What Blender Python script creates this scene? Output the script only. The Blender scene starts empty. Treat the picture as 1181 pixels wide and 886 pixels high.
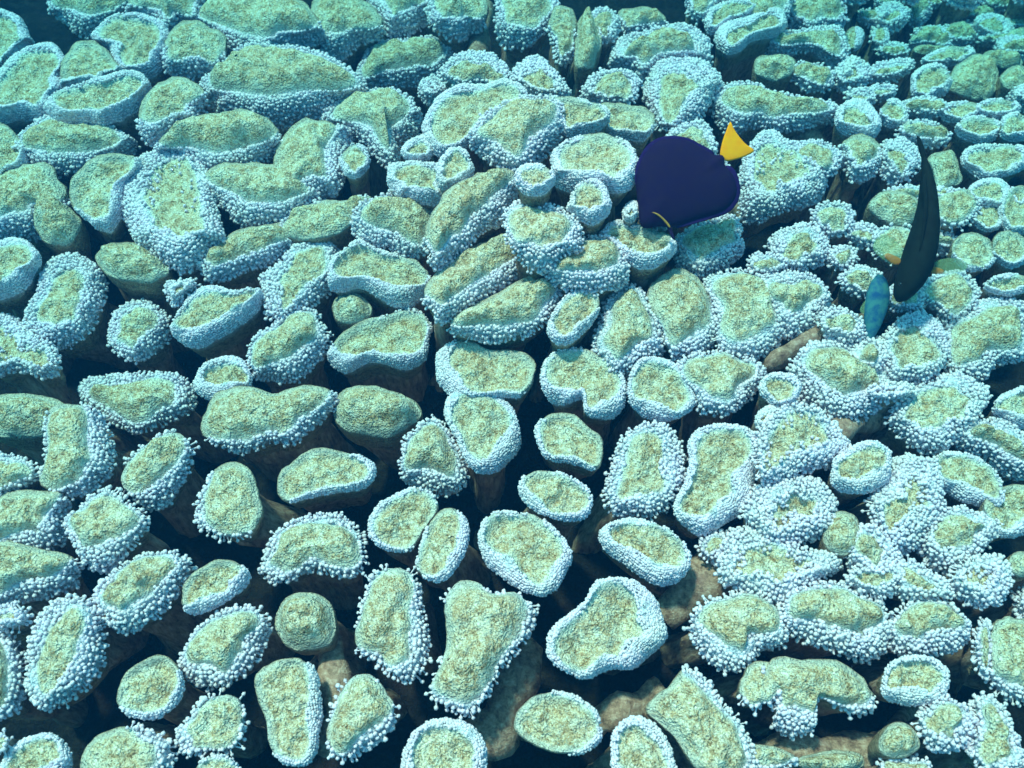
import bpy, math, random
import numpy as np
from mathutils import Vector, noise

random.seed(7)
rng = np.random.default_rng(7)
S = bpy.context.scene
C = S.collection

# ------------------------------------------------------------------ camera
CAM_H, PITCH, HFOV = 1.35, math.radians(60), math.radians(62)
cam_d = bpy.data.cameras.new('camera'); cam = bpy.data.objects.new('camera', cam_d); C.objects.link(cam)
cam.location = (0, 0, CAM_H); cam.rotation_euler = (math.pi/2 - PITCH, 0, 0)
cam_d.sensor_fit = 'HORIZONTAL'; cam_d.angle = HFOV; cam_d.clip_start = 0.02; cam_d.clip_end = 200
S.camera = cam
cam_d.dof.use_dof = True; cam_d.dof.focus_distance = 1.5; cam_d.dof.aperture_fstop = 5.6
# ------------------------------------------------------------------ world, sun, exposure
SUN_EL, SUN_AZ = math.radians(65), math.radians(-42)      # azimuth from +Y towards +X
w = bpy.data.worlds.new('World'); S.world = w; w.use_nodes = True
nt = w.node_tree; bg = nt.nodes['Background']
sky = nt.nodes.new('ShaderNodeTexSky'); sky.sky_type = 'NISHITA'; sky.sun_disc = False
sky.sun_elevation = SUN_EL; sky.sun_rotation = SUN_AZ; sky.ozone_density = 1; sky.dust_density = 1.5
nt.links.new(sky.outputs[0], bg.inputs[0]); bg.inputs[1].default_value = 0.10
sd = bpy.data.lights.new('sun', 'SUN'); sun = bpy.data.objects.new('sun', sd); C.objects.link(sun)
sd.energy = 5.0; sd.angle = math.radians(5); sd.color = (1, .335, .275)
sv = Vector((math.sin(SUN_AZ)*math.cos(SUN_EL), math.cos(SUN_AZ)*math.cos(SUN_EL), math.sin(SUN_EL)))
sun.rotation_euler = sv.to_track_quat('Z', 'Y').to_euler()
S.view_settings.view_transform = 'Standard'; S.view_settings.look = 'None'
S.view_settings.gamma = 1; S.view_settings.use_curve_mapping = False
S.view_settings.exposure = 1.98
S.cycles.volume_bounces = 1
# water: one even volume
WATER_COL, WATER_DENS, WATER_ABS = (.0010, .018, .045), .80, (.036, .67, .63)

# ------------------------------------------------------------------ helpers
W0, H0 = 1181., 886.
FX = (W0/2)/math.tan(HFOV/2)
def ray(px, py):
    x, y = (px-W0/2)/FX, -(py-H0/2)/FX
    s, c = math.sin(PITCH), math.cos(PITCH)
    # camera: right=(1,0,0) up=(0,s,c) fwd=(0,c,-s)
    return np.array([x, y*s + c, y*c - s])
CAMP = np.array([0, 0, CAM_H])
def hit(px, py, p0, n):
    d = ray(px, py); t = np.dot(p0-CAMP, n)/np.dot(d, n)
    return CAMP + d*t
def hit_z(px, py, z):
    d = ray(px, py); return CAMP + d*((z-CAM_H)/d[2])
def at_dist(px, py, t):
    return CAMP + ray(px, py)*t
def H(px, py):
    g = lambda cx, cy, sx, sy: math.exp(-((px-cx)/sx)**2-((py-cy)/sy)**2)
    return .19*g(620, 210, 150, 140) + .05*g(230, 150, 160, 120) - .06*g(430, 420, 120, 160) + .05*g(930, 430, 130, 200) \
        - .10*g(120, 430, 120, 70) - .12*g(60, 10, 60, 30) - .12*g(470, 60, 60, 60) + .03*g(60, 560, 90, 160) - .25*g(1120, 20, 190, 60)

def tag(o, label=None, cat=None, group=None, kind=None):
    if label: o['label'] = label
    if cat: o['category'] = cat
    if group: o['group'] = group
    if kind: o['kind'] = kind
def mesh_obj(name, V, F, mat, parent=None, smooth=True, attrs=None):
    me = bpy.data.meshes.new(name)
    V = np.asarray(V, dtype=np.float32)
    if isinstance(F, np.ndarray):
        k = F.shape[1]
        me.vertices.add(len(V)); me.vertices.foreach_set('co', V.ravel())
        me.loops.add(F.size); me.loops.foreach_set('vertex_index', F.ravel().astype(np.int32))
        me.polygons.add(len(F)); me.polygons.foreach_set('loop_start', np.arange(0, F.size, k, dtype=np.int32))
    else:
        me.from_pydata([tuple(v) for v in V], [], F)
    for an, av in (attrs or {}).items():
        a = me.attributes.new(an, 'FLOAT', 'POINT'); a.data.foreach_set('value', np.asarray(av, dtype=np.float32))
    me.update(calc_edges=True)
    if smooth: me.polygons.foreach_set('use_smooth', np.ones(len(me.polygons), dtype=bool))
    me.materials.append(mat)
    o = bpy.data.objects.new(name, me); C.objects.link(o)
    if parent: o.parent = parent
    return o
def empty(name, loc):
    o = bpy.data.objects.new(name, None); C.objects.link(o); o.location = loc; o.empty_display_size = .02
    return o
def n3(p, s, seed=0.): return noise.noise(Vector((p[0]*s+seed, p[1]*s-seed, p[2]*s+seed*.7)))

# ------------------------------------------------------------------ materials
class NT:
    def __init__(s, name):
        s.m = bpy.data.materials.new(name); s.m.use_nodes = True; s.t = s.m.node_tree; s.N = s.t.nodes
        s.b = s.N['Principled BSDF']; s.geo = s.N.new('ShaderNodeNewGeometry')
    def n(s, ty, **k):
        x = s.N.new('ShaderNode'+ty)
        for a, v in k.items(): setattr(x, a, v)
        return x
    def l(s, a, b): s.t.links.new(a, b)
    def noise(s, scale, detail=4, rough=.6, vec=None):
        x = s.n('TexNoise'); x.inputs['Scale'].default_value = scale; x.inputs['Detail'].default_value = detail
        x.inputs['Roughness'].default_value = rough; s.l(vec or s.geo.outputs['Position'], x.inputs['Vector']); return x.outputs['Fac']
    def vor(s, scale, vec=None, feature='F1'):
        x = s.n('TexVoronoi'); x.feature = feature; x.inputs['Scale'].default_value = scale
        s.l(vec or s.geo.outputs['Position'], x.inputs['Vector']); return x.outputs['Distance']
    def ramp(s, fac, stops):
        x = s.n('ValToRGB'); e = x.color_ramp.elements
        while len(e) < len(stops): e.new(.5)
        for q, (p, c) in zip(e, stops): q.position = p; q.color = (*c, 1) if len(c) == 3 else c
        s.l(fac, x.inputs[0]); return x.outputs[0]
    def mix(s, f, a, b, mode='MIX'):
        x = s.n('Mix'); x.data_type = 'RGBA'; x.blend_type = mode
        for k, v in ((0, f), (6, a), (7, b)):
            if isinstance(v, (int, float)): x.inputs[k].default_value = v
            elif isinstance(v, tuple): x.inputs[k].default_value = (*v, 1)
            else: s.l(v, x.inputs[k])
        return x.outputs[2]
    def bump(s, hs, strength=.6, dist=.004):
        prev = None
        for h, st, d in hs:
            x = s.n('Bump'); x.inputs['Strength'].default_value = st; x.inputs['Distance'].default_value = d
            s.l(h, x.inputs['Height'])
            if prev is not None: s.l(prev, x.inputs['Normal'])
            prev = x.outputs[0]
        s.l(prev, s.b.inputs['Normal'])
    def done(s, col, rough=.8, spec=.2):
        if isinstance(col, tuple): s.b.inputs['Base Color'].default_value = (*col, 1)
        else: s.l(col, s.b.inputs['Base Color'])
        s.b.inputs['Roughness'].default_value = rough; s.b.inputs['Specular IOR Level'].default_value = spec
        return s.m
    def attr(s, name):
        x = s.n('Attribute'); x.attribute_name = name; return x.outputs['Fac']
    def objrand(s):
        return s.n('ObjectInfo').outputs['Random']

def mat_cap():
    k = NT('coral_cap')
    big = k.noise(16, 4, .65); fine = k.noise(330, 2, .8); mid = k.noise(95, 5, .75)
    base = k.ramp(mid, [(.37, (.34, .20, .10)), (.45, (.64, .46, .27)), (.53, (.70, .61, .42)), (.63, (.86, .80, .66))])
    tan = k.ramp(mid, [(.36, (.26, .14, .06)), (.46, (.54, .35, .18)), (.60, (.76, .60, .42))])
    c = k.mix(k.ramp(big, [(.47, (0, 0, 0)), (.60, (.9, .9, .9))]), base, tan)
    c = k.mix(k.ramp(k.objrand(), [(.0, (0, 0, 0)), (1, (.42, .42, .42))]), c, tan)
    c = k.mix(k.ramp(k.noise(38, 3, .6), [(.5, (0, 0, 0)), (.68, (.65, .65, .65))]), c, (.86, .84, .72))
    c = k.mix(k.ramp(fine, [(.36, (.55, .55, .55)), (.5, (0, 0, 0))]), c, (.13, .10, .04))
    c = k.mix(k.ramp(fine, [(.54, (0, 0, 0)), (.68, (.7, .7, .7))]), c, (.72, .78, .66))
    e = k.ramp(k.attr('rim'), [(.74, (0, 0, 0)), (.97, (.72, .72, .72))])
    c = k.mix(e, c, (.66, .70, .64))
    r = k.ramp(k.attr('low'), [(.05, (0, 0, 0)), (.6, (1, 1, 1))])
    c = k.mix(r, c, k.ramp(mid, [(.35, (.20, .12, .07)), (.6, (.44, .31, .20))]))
    wh = k.attr('pale')
    c = k.mix(wh, c, k.ramp(fine, [(.4, (.50, .50, .58)), (.6, (.70, .72, .80))]))
    k.bump([(k.noise(60, 3, .6), .9, .014), (k.vor(240), .9, .0035), (fine, .7, .003)])
    return k.done(c, .75, .25)
def mat_polyp():
    k = NT('polyp')
    f = k.noise(160, 2, .6); b = k.noise(14, 2, .5)
    c = k.ramp(f, [(.35, (.58, .47, .57)), (.6, (.86, .73, .84))])
    c = k.mix(k.ramp(b, [(.4, (0, 0, 0)), (.7, (.35, .35, .35))]), c, (.62, .64, .52))
    return k.done(c, .6, .3)
def mat_stalk():
    k = NT('coral_stalk')
    tc = k.n('TexCoord').outputs['Object']
    mp = k.n('Mapping'); mp.inputs['Scale'].default_value = (1, 1, .22); k.l(tc, mp.inputs[0])
    f = k.noise(90, 5, .7, mp.outputs[0]); g = k.noise(20, 3, .6)
    c = k.ramp(f, [(.32, (.14, .075, .055)), (.5, (.42, .25, .18)), (.66, (.62, .44, .35))])
    c = k.mix(k.ramp(g, [(.5, (0, 0, 0)), (.7, (.6, .6, .6))]), c, (.20, .08, .075))
    k.bump([(f, .8, .006), (k.noise(260, 2, .6), .5, .002)])
    return k.done(c, .85, .15)
def mat_bed():
    k = NT('reef_rock')
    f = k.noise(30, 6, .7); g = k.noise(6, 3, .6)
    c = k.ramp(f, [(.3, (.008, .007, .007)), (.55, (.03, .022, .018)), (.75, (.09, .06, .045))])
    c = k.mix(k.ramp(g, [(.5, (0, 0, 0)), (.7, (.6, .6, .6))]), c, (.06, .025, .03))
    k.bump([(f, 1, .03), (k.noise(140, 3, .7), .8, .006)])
    return k.done(c, .9, .1)
def plain(name, c, rough=.5, spec=.3, alpha=1.0, var=None):
    k = NT(name)
    if var: c = k.ramp(k.noise(var[1], 4, .6), [(.35, c), (.65, var[0])])
    m = k.done(c, rough, spec)
    if alpha < 1: k.b.inputs['Alpha'].default_value = alpha
    return m
M_CAP, M_POL, M_STALK, M_BED = mat_cap(), mat_polyp(), mat_stalk(), mat_bed()

# ------------------------------------------------------------------ lobe data
# tile | style dz | w0 w1 angle | outline in tile pixels (or e cx cy a b rot) | name
TX = [0, 290, 580, 870]; TY = [0, 215, 430, 645]
def tile(t):
    r, c = 'ABCD'.index(t[0]), int(t[1])-1
    return TX[c], TY[r], (241/886. if r == 3 else (311/1181. if c == 3 else 300/1181.))
DATA = '''
A1|t|20 90 60|-60,90 30,65 100,110 150,210 60,290 -60,330
A1|f|0 110 80|225,20 300,-60 560,-60 600,60 470,130 400,160 300,90
A1|f|0 100 90|600,0 640,-70 880,-60 895,70 830,130 760,180 700,110 610,80
A1|t|15 60 60|440,170 500,100 640,70 740,150 755,250 690,330 590,330 520,260 530,225 470,220
A1|t|20 90 80|-40,400 10,340 100,240 200,225 290,260 300,370 240,490 100,530 -40,550
A1|t|0 90 80|290,280 340,220 430,200 530,300 540,350 400,400 310,415
A1|t|15 100 85|245,480 330,410 570,340 655,390 620,500 520,550 360,550 270,540
A1|f|0 110 80|680,440 760,370 880,370 935,440 915,510 830,580 700,640 650,560
A1|f|0 70 100|750,260 780,150 880,110 1000,160 1010,260 960,330 850,340 760,300
A1|f|0 100 90|890,100 960,30 1130,0 1260,0 1400,60 1440,170 1330,210 1180,260 1080,250 1010,180
A2|f|20 110 90|-195,400 -100,300 0,210 200,230 380,280 490,390 440,450 330,520 220,540 100,570 0,530 -130,520
A1|t|0 60 60|-60,580 20,575 90,650 110,770 40,810 -60,820
A1|f|20 120 80|100,640 180,560 240,530 330,570 480,570 570,640 565,700 470,740 370,790 240,775 120,740
A1|f|0 130 85|720,680 790,600 880,550 1000,525 1181,530 1250,600 1230,700 1100,770 980,790 800,700
B1|t|0 60 50|325,20 370,-60 460,-120 580,-130 625,-70 560,20 560,110 500,195 440,180 370,110
B1|f|0 150 100|-80,0 40,-75 200,-70 290,0 280,90 180,200 60,240 -80,240
B1|n|0 0 0|170,100 250,50 350,140 360,200 310,260 200,240
B1|s|60 160 90|580,80 600,-50 700,-140 830,-150 930,-80 960,100 990,240 930,340 850,360 740,320 640,240 600,190
B1|f|0 150 90|950,-30 1020,-90 1180,-90 1330,-60 1400,20 1370,100 1260,150 1120,170 1030,100 970,40
A2|f|0 120 40|150,620 220,570 340,570 440,640 410,700 400,790 350,886 200,900 120,830
A2|f|20 110 70|350,530 460,430 620,420 700,450 760,560 720,620 660,640 640,740 560,700 480,620 400,600
A2|t|10 20 90|e 470 735 60 65
A2|f|0 120 100|270,130 290,20 360,-20 480,0 560,60 580,150 480,190 420,240 340,250 280,200
A2|f|40 80 90|540,0 560,-70 780,-70 800,60 740,120 660,150 590,110
A2|f|0 100 110|820,30 850,-50 1000,-50 1065,50 1050,110 980,160 880,170 820,80
A2|f|20 60 80|500,300 540,210 640,200 800,175 860,210 885,270 830,340 700,385 570,395 505,370
A2|f|30 40 300|885,310 960,255 1100,260 1165,350 1120,400 960,390 890,360
A2|t|20 40 90|780,600 830,480 900,410 1060,380 1181,370 1240,400 1250,520 1120,560 1050,640 960,680 860,720 790,660
A2|t|20 30 90|680,700 720,640 800,620 820,700 760,750
A2|t|20 60 90|630,800 640,760 740,740 850,760 850,850 840,920 700,900 630,860
A2|t|15 80 90|850,740 900,680 960,680 1000,750 990,830 900,870 850,850
A3|f|20 70 80|-140,640 -100,560 0,480 130,450 240,480 270,560 240,650 170,700 60,760 -40,730
A3|f|20 60 100|-30,60 0,-40 210,-40 235,50 220,110 140,190 90,220 20,190 -10,150
A3|f|0 40 90|210,120 250,40 320,60 330,150 310,260 260,290 240,200
A3|n|0 0 0|330,130 380,60 450,180 430,260 400,330 330,320
A3|f|25 20 90|e 458 115 70 68
A3|f|0 50 90|525,90 560,45 680,45 740,100 680,145 580,155
A3|f|40 60 60|490,290 540,190 640,150 740,125 840,125 910,190 945,290 850,290 720,300 650,350 560,320
A3|f|50 80 0|660,400 690,310 800,285 930,310 985,400 950,440 900,500 880,560 760,580 690,560 670,470
A3|f|50 0 0|50,350 130,280 200,300 285,400 280,450 150,440 80,400
A3|f|25 20 150|370,420 420,340 560,320 610,360 590,440 520,475 400,460
A3|t|10 50 90|180,460 300,450 460,490 480,560 400,600 290,630 240,560
A3|t|0 30 90|440,480 570,475 690,520 680,600 600,640 480,600
A3|t|10 120 95|215,770 250,680 340,625 500,610 610,700 600,800 570,870 440,870 320,880 240,850
A3|t|15 40 100|e 140 815 90 70
A3|f|30 0 0|740,640 780,590 900,560 950,640 960,700 850,700 740,700
A3|f|10 30 90|840,10 860,-50 1030,-50 1040,0 960,40 880,90
A3|t|15 20 150|915,110 950,40 1070,0 1160,20 1100,70 1000,110 950,160
A3|t|25 40 120|960,180 1010,110 1120,80 1250,40 1290,120 1240,170 1120,190 1080,230 1010,240
A4|f|0 40 90|-100,60 -80,-60 150,-60 150,30 130,90 60,130 -60,120
A4|f|15 40 90|150,60 180,-40 360,-40 385,80 350,130 200,140
A4|f|20 40 90|40,210 70,160 180,140 340,125 390,180 400,250 350,290 250,220 100,250
A4|n|0 0 0|0,260 90,240 180,260 170,340 60,360 0,330
A4|f|10 30 90|160,330 200,285 290,290 345,330 330,390 240,400
A4|f|20 60 95|-155,470 -140,400 -60,360 20,365 60,410 130,405 220,440 320,450 340,520 250,530 180,560 90,560 0,550 -90,580
A4|t|30 40 60|350,520 390,460 470,440 530,490 545,560 500,610 400,590 360,560
A4|f|0 110 90|380,640 440,600 530,620 550,690 530,750 440,790 400,740 390,680
A4|f|20 20 90|130,680 240,625 340,650 370,700 330,760 220,755 160,730
A4|f|50 0 0|550,720 570,640 640,610 700,650 720,720 640,790 580,780
A4|n|0 0 0|755,690 850,660 890,710 905,810 800,830 775,760
A4|t|15 20 90|910,700 960,650 1100,640 1200,650 1180,740 1050,780 980,770
A4|t|12 20 90|680,380 710,310 790,285 850,330 850,400 780,430 700,430
A4|n|0 0 0|850,400 870,310 960,250 1050,260 1060,340 1040,430 920,440
A4|f|50 0 0|e 590 310 100 45 -15
A4|s|50 0 0|e 430 330 80 70
A4|t|10 20 90|740,260 860,205 950,215 970,250 860,290 760,290
A4|n|0 0 0|e 1090 270 90 40 10
A4|n|0 0 0|e 1150 350 80 55
A4|f|20 20 90|e 745 475 105 42
A4|t|10 20 90|e 900 495 90 45
A4|t|10 30 90|e 1060 480 100 45
A4|f|10 30 100|e 745 590 110 52 8
A4|t|10 40 100|e 985 570 105 55
A4|t|10 20 90|e 1140 560 70 65
A4|t|10 20 90|e 610 500 65 60
A4|f|40 10 90|e 560 405 60 35
A4|f|60 0 90|e 460 430 60 40
A4|f -.07|10 30 90|e 500 75 50 32
A4|f -.07|10 30 90|e 715 50 50 70 30
A4|f -.07|10 30 90|680,190 720,130 800,120 850,160 850,210 760,225 690,215
A4|f -.07|10 30 90|810,150 900,100 970,130 975,185 900,205
A4|f -.07|10 30 90|990,190 1020,155 1110,130 1190,130 1190,200 1080,205
A4|f -.07|10 30 90|e 1150 105 55 32
A4|f -.07|10 30 90|e 548 168 38 45
A4|t -.05|0 30 0|e 438 170 42 50 30
A4|f -.07|10 30 90|e 960 60 110 30
A4|f -.07|10 30 90|e 1100 20 100 30
A4|f -.07|10 30 90|e 790 8 70 28
A4|f -.1|20 0 0|e 605 225 65 32
A4|n -.05|0 0 0|e 770 225 80 25
A4|f -.07|10 30 90|e 580 10 60 25
A4|t|15 20 90|930,850 970,800 1060,790 1110,830 1090,900 980,910
A4|t|15 20 90|e 1165 870 50 42
A4|f|25 20 90|e 665 855 90 40
A4|t|10 20 90|e 820 850 50 28
B4|s|50 120 90|-60,0 -40,-120 40,-220 120,-200 280,-110 300,0 270,60 180,90 80,130 0,150 -60,100
B1|t|20 80 60|-60,290 60,258 130,280 165,350 130,440 50,490 -60,480
B1|n|0 0 0|450,320 520,275 620,265 700,310 760,390 690,435 560,425 480,390
B1|f|60 80 70|200,370 300,310 380,320 470,400 485,490 440,600 380,690 250,740 140,700 110,600 170,480
B1|s|60 0 60|-60,620 30,590 130,640 240,720 280,820 200,860 100,840 0,850 -60,860
B1|f|35 50 60|500,640 540,560 640,510 730,555 765,640 740,730 640,790 560,770 500,720
B1|t|15 90 70|785,620 850,520 950,455 1080,480 1170,460 1190,540 1110,620 1000,690 890,745 810,700
B1|s|60 0 0|750,450 850,420 900,450 860,480 790,540
B1|f|0 120 90|940,330 1020,240 1120,200 1240,180 1300,210 1310,270 1240,340 1100,380 1010,415 950,390
B2|f|0 20 200|150,170 200,90 330,70 440,75 540,50 500,130 400,210 300,240 200,240
B2|f|20 80 110|480,170 530,80 650,40 760,60 850,150 800,230 790,300 740,290 690,330 640,260 600,270 510,250
B2|f|50 40 120|60,420 160,320 220,250 300,250 370,320 360,440 290,510 240,550 100,590 80,520
B2|t|10 120 90|370,390 420,310 500,265 600,310 700,330 790,390 790,460 720,550 660,540 570,490 510,450 400,480
B2|n|0 0 0|e 460 562 95 78
B2|t|8 75 100|355,760 400,680 520,610 600,590 690,560 780,570 820,640 800,720 790,790 700,835 600,800 520,800 430,855 370,830
B2|f|20 90 60|0,700 90,640 160,570 260,550 330,620 360,700 330,770 270,820 220,880 100,880 0,850
B2|f|0 110 70|800,270 830,120 900,20 1040,-50 1181,-60 1190,40 1160,130 1050,200 960,280 860,360
B2|f|0 140 75|800,470 850,390 960,300 1090,260 1200,230 1250,330 1190,440 1080,480 980,550 870,610 800,560
B2|f|0 60 80|900,640 950,570 1100,500 1250,420 1370,440 1385,530 1320,620 1200,680 1080,690 940,660
B2|t|5 55 160|840,860 850,760 930,700 1000,700 1080,745 1200,750 1280,790 1280,880 1220,960 1100,950 950,960 870,920
B3|f|25 100 70|10,190 50,100 180,75 280,110 340,180 330,270 260,330 150,370 70,310 20,250
B3|t|15 60 70|290,100 330,10 430,-20 490,60 480,130 400,180 310,130
B3|f|20 90 85|200,390 260,310 350,245 440,230 540,290 560,370 550,440 430,470 300,470 230,440
B3|t|10 90 90|450,220 510,165 590,180 680,200 770,230 785,300 700,365 600,365 500,300
B3|t|40 0 0|e 580 120 38 48 20
B3|f|20 90 90|785,250 850,200 960,160 1040,130 1080,240 1070,310 960,370 870,400 790,350
B3|t|12 35 110|205,650 240,560 310,480 400,470 440,530 410,610 330,700 270,725 220,700
B3|f|35 80 80|410,720 450,600 470,500 560,445 620,460 680,560 730,660 720,760 640,800 540,870 440,790
B3|f|5 80 70|660,480 720,410 800,390 890,430 950,560 960,680 900,750 800,780 740,700 690,600
B3|f|20 70 90|915,450 1000,395 1120,385 1200,450 1250,560 1270,660 1180,750 1060,780 980,740 960,600
C3|t|10 60 90|175,0 200,-60 300,-110 420,-90 520,-20 560,80 520,190 460,215 370,190 370,110 280,150 200,130
C3|t|15 40 90|560,60 600,-40 700,-65 800,-20 860,90 850,170 750,220 640,200 570,130
C3|f|15 60 80|800,-10 860,-70 1000,-85 1130,-50 1175,20 1100,110 1000,180 900,160 850,100
C3|t|0 25 150|150,260 220,190 330,195 380,250 455,300 450,380 420,440 300,410 200,390
C3|t|10 25 110|70,510 110,460 220,450 340,500 400,560 385,640 320,675 200,650 100,590
C3|f|50 50 60|460,550 500,400 550,290 640,225 740,240 810,330 820,450 780,560 720,640 600,660 500,650
C3|t|25 60 70|780,600 830,500 850,400 840,310 920,240 1050,225 1160,290 1180,400 1120,500 1110,600 1000,690 880,735 790,660
C3|t|15 70 120|440,740 490,680 600,665 720,700 820,770 855,860 800,950 700,960 600,900 470,820
C3|t|12 60 90|-110,700 -60,640 40,625 170,660 270,740 310,830 280,940 200,1010 80,990 0,930 -80,860
C2|n|0 0 0|360,190 410,90 480,55 600,70 740,130 775,190 720,250 640,300 520,290 400,260
C2|t|0 45 10|120,480 170,410 300,345 430,360 550,410 565,450 520,520 400,540 250,570 150,590
C2|f|20 90 70|675,400 700,300 790,210 860,225 930,310 970,440 960,520 850,550 700,490 670,430
C2|t|25 50 60|870,170 940,80 1020,70 1130,110 1200,200 1220,300 1190,380 1080,450 980,420 930,300 900,240
C2|t|8 15 180|530,720 560,620 640,560 740,520 820,550 850,620 800,690 760,770 700,820 600,800 560,770
C2|t|8 35 45|760,820 800,700 860,625 930,620 985,690 975,800 920,900 850,950 770,920 750,880
C2|f|0 50 50|-230,260 -200,160 -130,80 0,60 100,100 230,55 320,70 390,90 360,180 290,240 180,330 100,310 0,350 -100,350 -210,310
C2|f|30 20 150|60,860 100,730 200,670 320,640 400,650 480,700 515,800 500,900 400,920 280,890 150,950 70,940 30,900
C1|f|40 20 0|350,60 450,20 600,10 740,0 860,30 880,150 800,205 700,250 600,270 520,220 420,160
C1|n|0 0 0|-60,130 100,95 250,110 320,170 260,270 160,300 -60,280
C1|f|10 80 10|175,500 210,380 200,260 250,150 400,150 470,200 510,330 500,450 400,530 300,560 200,520
C1|f|10 60 60|555,450 600,370 700,300 820,270 880,330 860,430 800,520 740,610 640,600 560,540
C1|f|20 60 80|290,680 350,610 480,530 590,590 685,670 640,740 560,820 500,900 400,880 340,800
C1|f|0 130 60|-60,600 100,540 280,550 300,640 280,770 200,820 60,840 -60,820
C1|f|30 0 0|-60,370 60,380 160,420 150,500 60,540 -60,540
C1|f|0 30 140|885,640 920,520 1000,430 1080,410 1150,460 1180,560 1200,640 1120,740 1000,750 900,700
C1|t|20 80 110|885,40 950,-50 1080,-70 1130,0 1130,80 1000,130 910,100
D1|f|0 80 60|-60,-80 100,-60 320,-10 330,90 250,140 80,180 -60,190
D1|f|25 110 60|400,130 480,50 600,-20 760,-30 830,30 760,130 680,230 560,310 460,280 410,200
D1|t|5 50 50|770,160 800,80 900,10 1000,5 1065,70 1020,140 900,210 800,235
D1|f|50 70 20|120,400 160,250 250,170 380,170 430,280 445,420 380,520 300,600 180,650 120,560
D1|f|30 60 0|-60,320 60,330 100,450 90,600 20,680 -60,680
D1|s|60 0 0|e 40 245 100 55
D1|t|0 28 60|495,590 530,490 600,430 690,405 750,450 780,540 740,630 640,680 540,660
D1|f|20 60 70|755,430 800,340 880,250 1000,200 1100,215 1140,290 1100,400 1030,490 900,545 780,500
D1|f|10 30 150|745,760 780,680 860,590 970,570 1030,610 1040,700 1010,800 940,830 860,820 780,830
D1|f|0 60 0|340,880 400,760 530,700 630,730 720,780 720,870 600,960 400,960
D1|t|15 50 30|10,880 80,780 200,740 290,800 300,900 200,960 40,960
D1|f|20 0 0|e 10 780 40 50
D1|t|10 0 0|e 930 910 100 80
D2|n|0 0 0|100,230 170,150 280,145 350,200 360,290 330,370 240,390 160,380 110,310
D2|t|5 40 40|15,540 50,460 180,415 270,480 290,600 290,740 250,860 180,890 90,820 60,700
D2|f|8 30 70|310,760 350,620 420,490 520,490 580,570 625,640 580,730 500,790 390,850 330,810
D2|f|10 60 50|440,330 470,200 500,70 600,45 710,70 725,190 750,320 750,430 680,520 570,490 520,430 450,400
D2|f|8 25 60|745,560 800,450 830,320 815,200 860,100 960,90 1020,150 1120,140 1215,210 1170,330 1080,430 1010,560 950,660 850,640 770,600
D2|t|30 10 0|645,830 690,730 780,680 900,690 980,760 990,880 900,960 700,960 640,900
D3|t|20 60 20|180,370 220,290 340,200 380,110 460,70 560,90 640,170 690,340 600,410 540,470 470,460 410,480 370,515 290,490 210,440
D3|t|6 12 0|45,690 100,600 220,560 340,600 415,690 410,770 320,830 180,810 80,760
D3|t|25 20 20|460,800 490,700 570,670 660,720 720,840 740,940 620,980 480,900
D3|f|0 40 0|600,640 700,560 780,490 870,530 930,620 1000,700 1050,800 1060,900 900,960 800,860 740,760 660,690
D3|f|15 80 100|800,270 870,180 990,150 1100,170 1180,250 1180,360 1080,380 1010,460 900,440 820,340
D3|f|0 20 90|1000,560 1030,470 1120,440 1180,500 1150,610 1040,620
D4|f|20 120 90|110,220 200,140 340,105 450,160 540,230 560,340 500,410 380,400 260,350 150,310
D4|f|0 80 110|20,500 60,440 200,430 360,450 470,520 500,600 440,660 380,630 320,590 250,600 260,690 180,740 100,720 90,600
D4|f|20 80 90|560,300 640,190 800,180 890,260 860,360 720,400 600,380
D4|t|15 60 90|540,520 600,430 720,420 820,480 800,580 680,620 570,600
D4|f|30 50 60|700,680 780,600 890,620 930,720 860,800 740,790
D4|n|0 0 0|520,760 590,690 680,720 700,800 620,850 540,830
D4|f|40 20 60|930,680 960,580 1050,640 1110,760 1130,890 980,900 930,800
D4|f|0 90 90|1010,540 1000,400 1030,270 1143,270 1200,350 1200,590 1080,590
D4|f|40 0 0|e 975 370 45 110
D4|f|40 50 60|830,120 850,60 930,0 1040,-10 1080,60 1070,140 980,190 880,170
D4|f|20 30 90|580,90 640,10 740,50 820,110 800,160 640,160
D4|f|10 60 60|380,80 450,30 580,10 640,60 560,150 470,150 400,110
D4|s|60 50 80|-140,60 -100,-100 0,-130 150,-60 300,-20 350,40 230,80 160,180 60,190 -60,120
D4|f -.02|0 30 90|e 40 850 120 60
D4|n -.05|0 0 0|e 330 860 150 50
D4|f -.02|20 30 90|e 640 900 120 60
C4|t|20 0 0|20,60 60,10 150,10 195,70 150,130 60,130
C4|f|15 130 100|170,60 180,-40 260,-120 420,-120 540,-60 600,60 560,140 440,210 360,230 260,150
C4|f|15 90 60|20,270 60,180 180,140 280,170 370,270 395,360 300,420 200,420 150,480 60,480 20,400
C4|t|45 0 0|e 50 195 62 38 -40
C4|t|20 60 90|330,450 370,360 480,305 570,330 600,410 570,490 480,535 380,520
C4|s|90 0 0|0,520 60,480 200,470 310,490 340,600 300,700 150,740 20,700 -40,600
C4|f|50 40 90|610,160 700,60 850,20 960,60 1010,130 960,220 880,280 780,350 680,300 610,230
C4|s|80 0 0|500,600 560,470 660,370 780,400 820,560 800,640 700,740 620,770 540,680
C4|t|15 50 90|1040,150 1100,90 1200,80 1220,240 1120,230 1060,200
C4|f|0 60 100|890,280 980,210 1100,220 1180,300 1200,430 1100,440 1000,360 900,330
C4|t|10 60 110|790,400 850,350 960,370 1060,440 1090,530 1040,590 900,550 810,480
C4|t|0 50 90|1000,600 1050,510 1200,500 1220,660 1130,720 1020,690
C4|f|10 50 90|740,770 770,650 880,585 980,620 1070,680 1020,740 980,800 860,870 760,830
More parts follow.
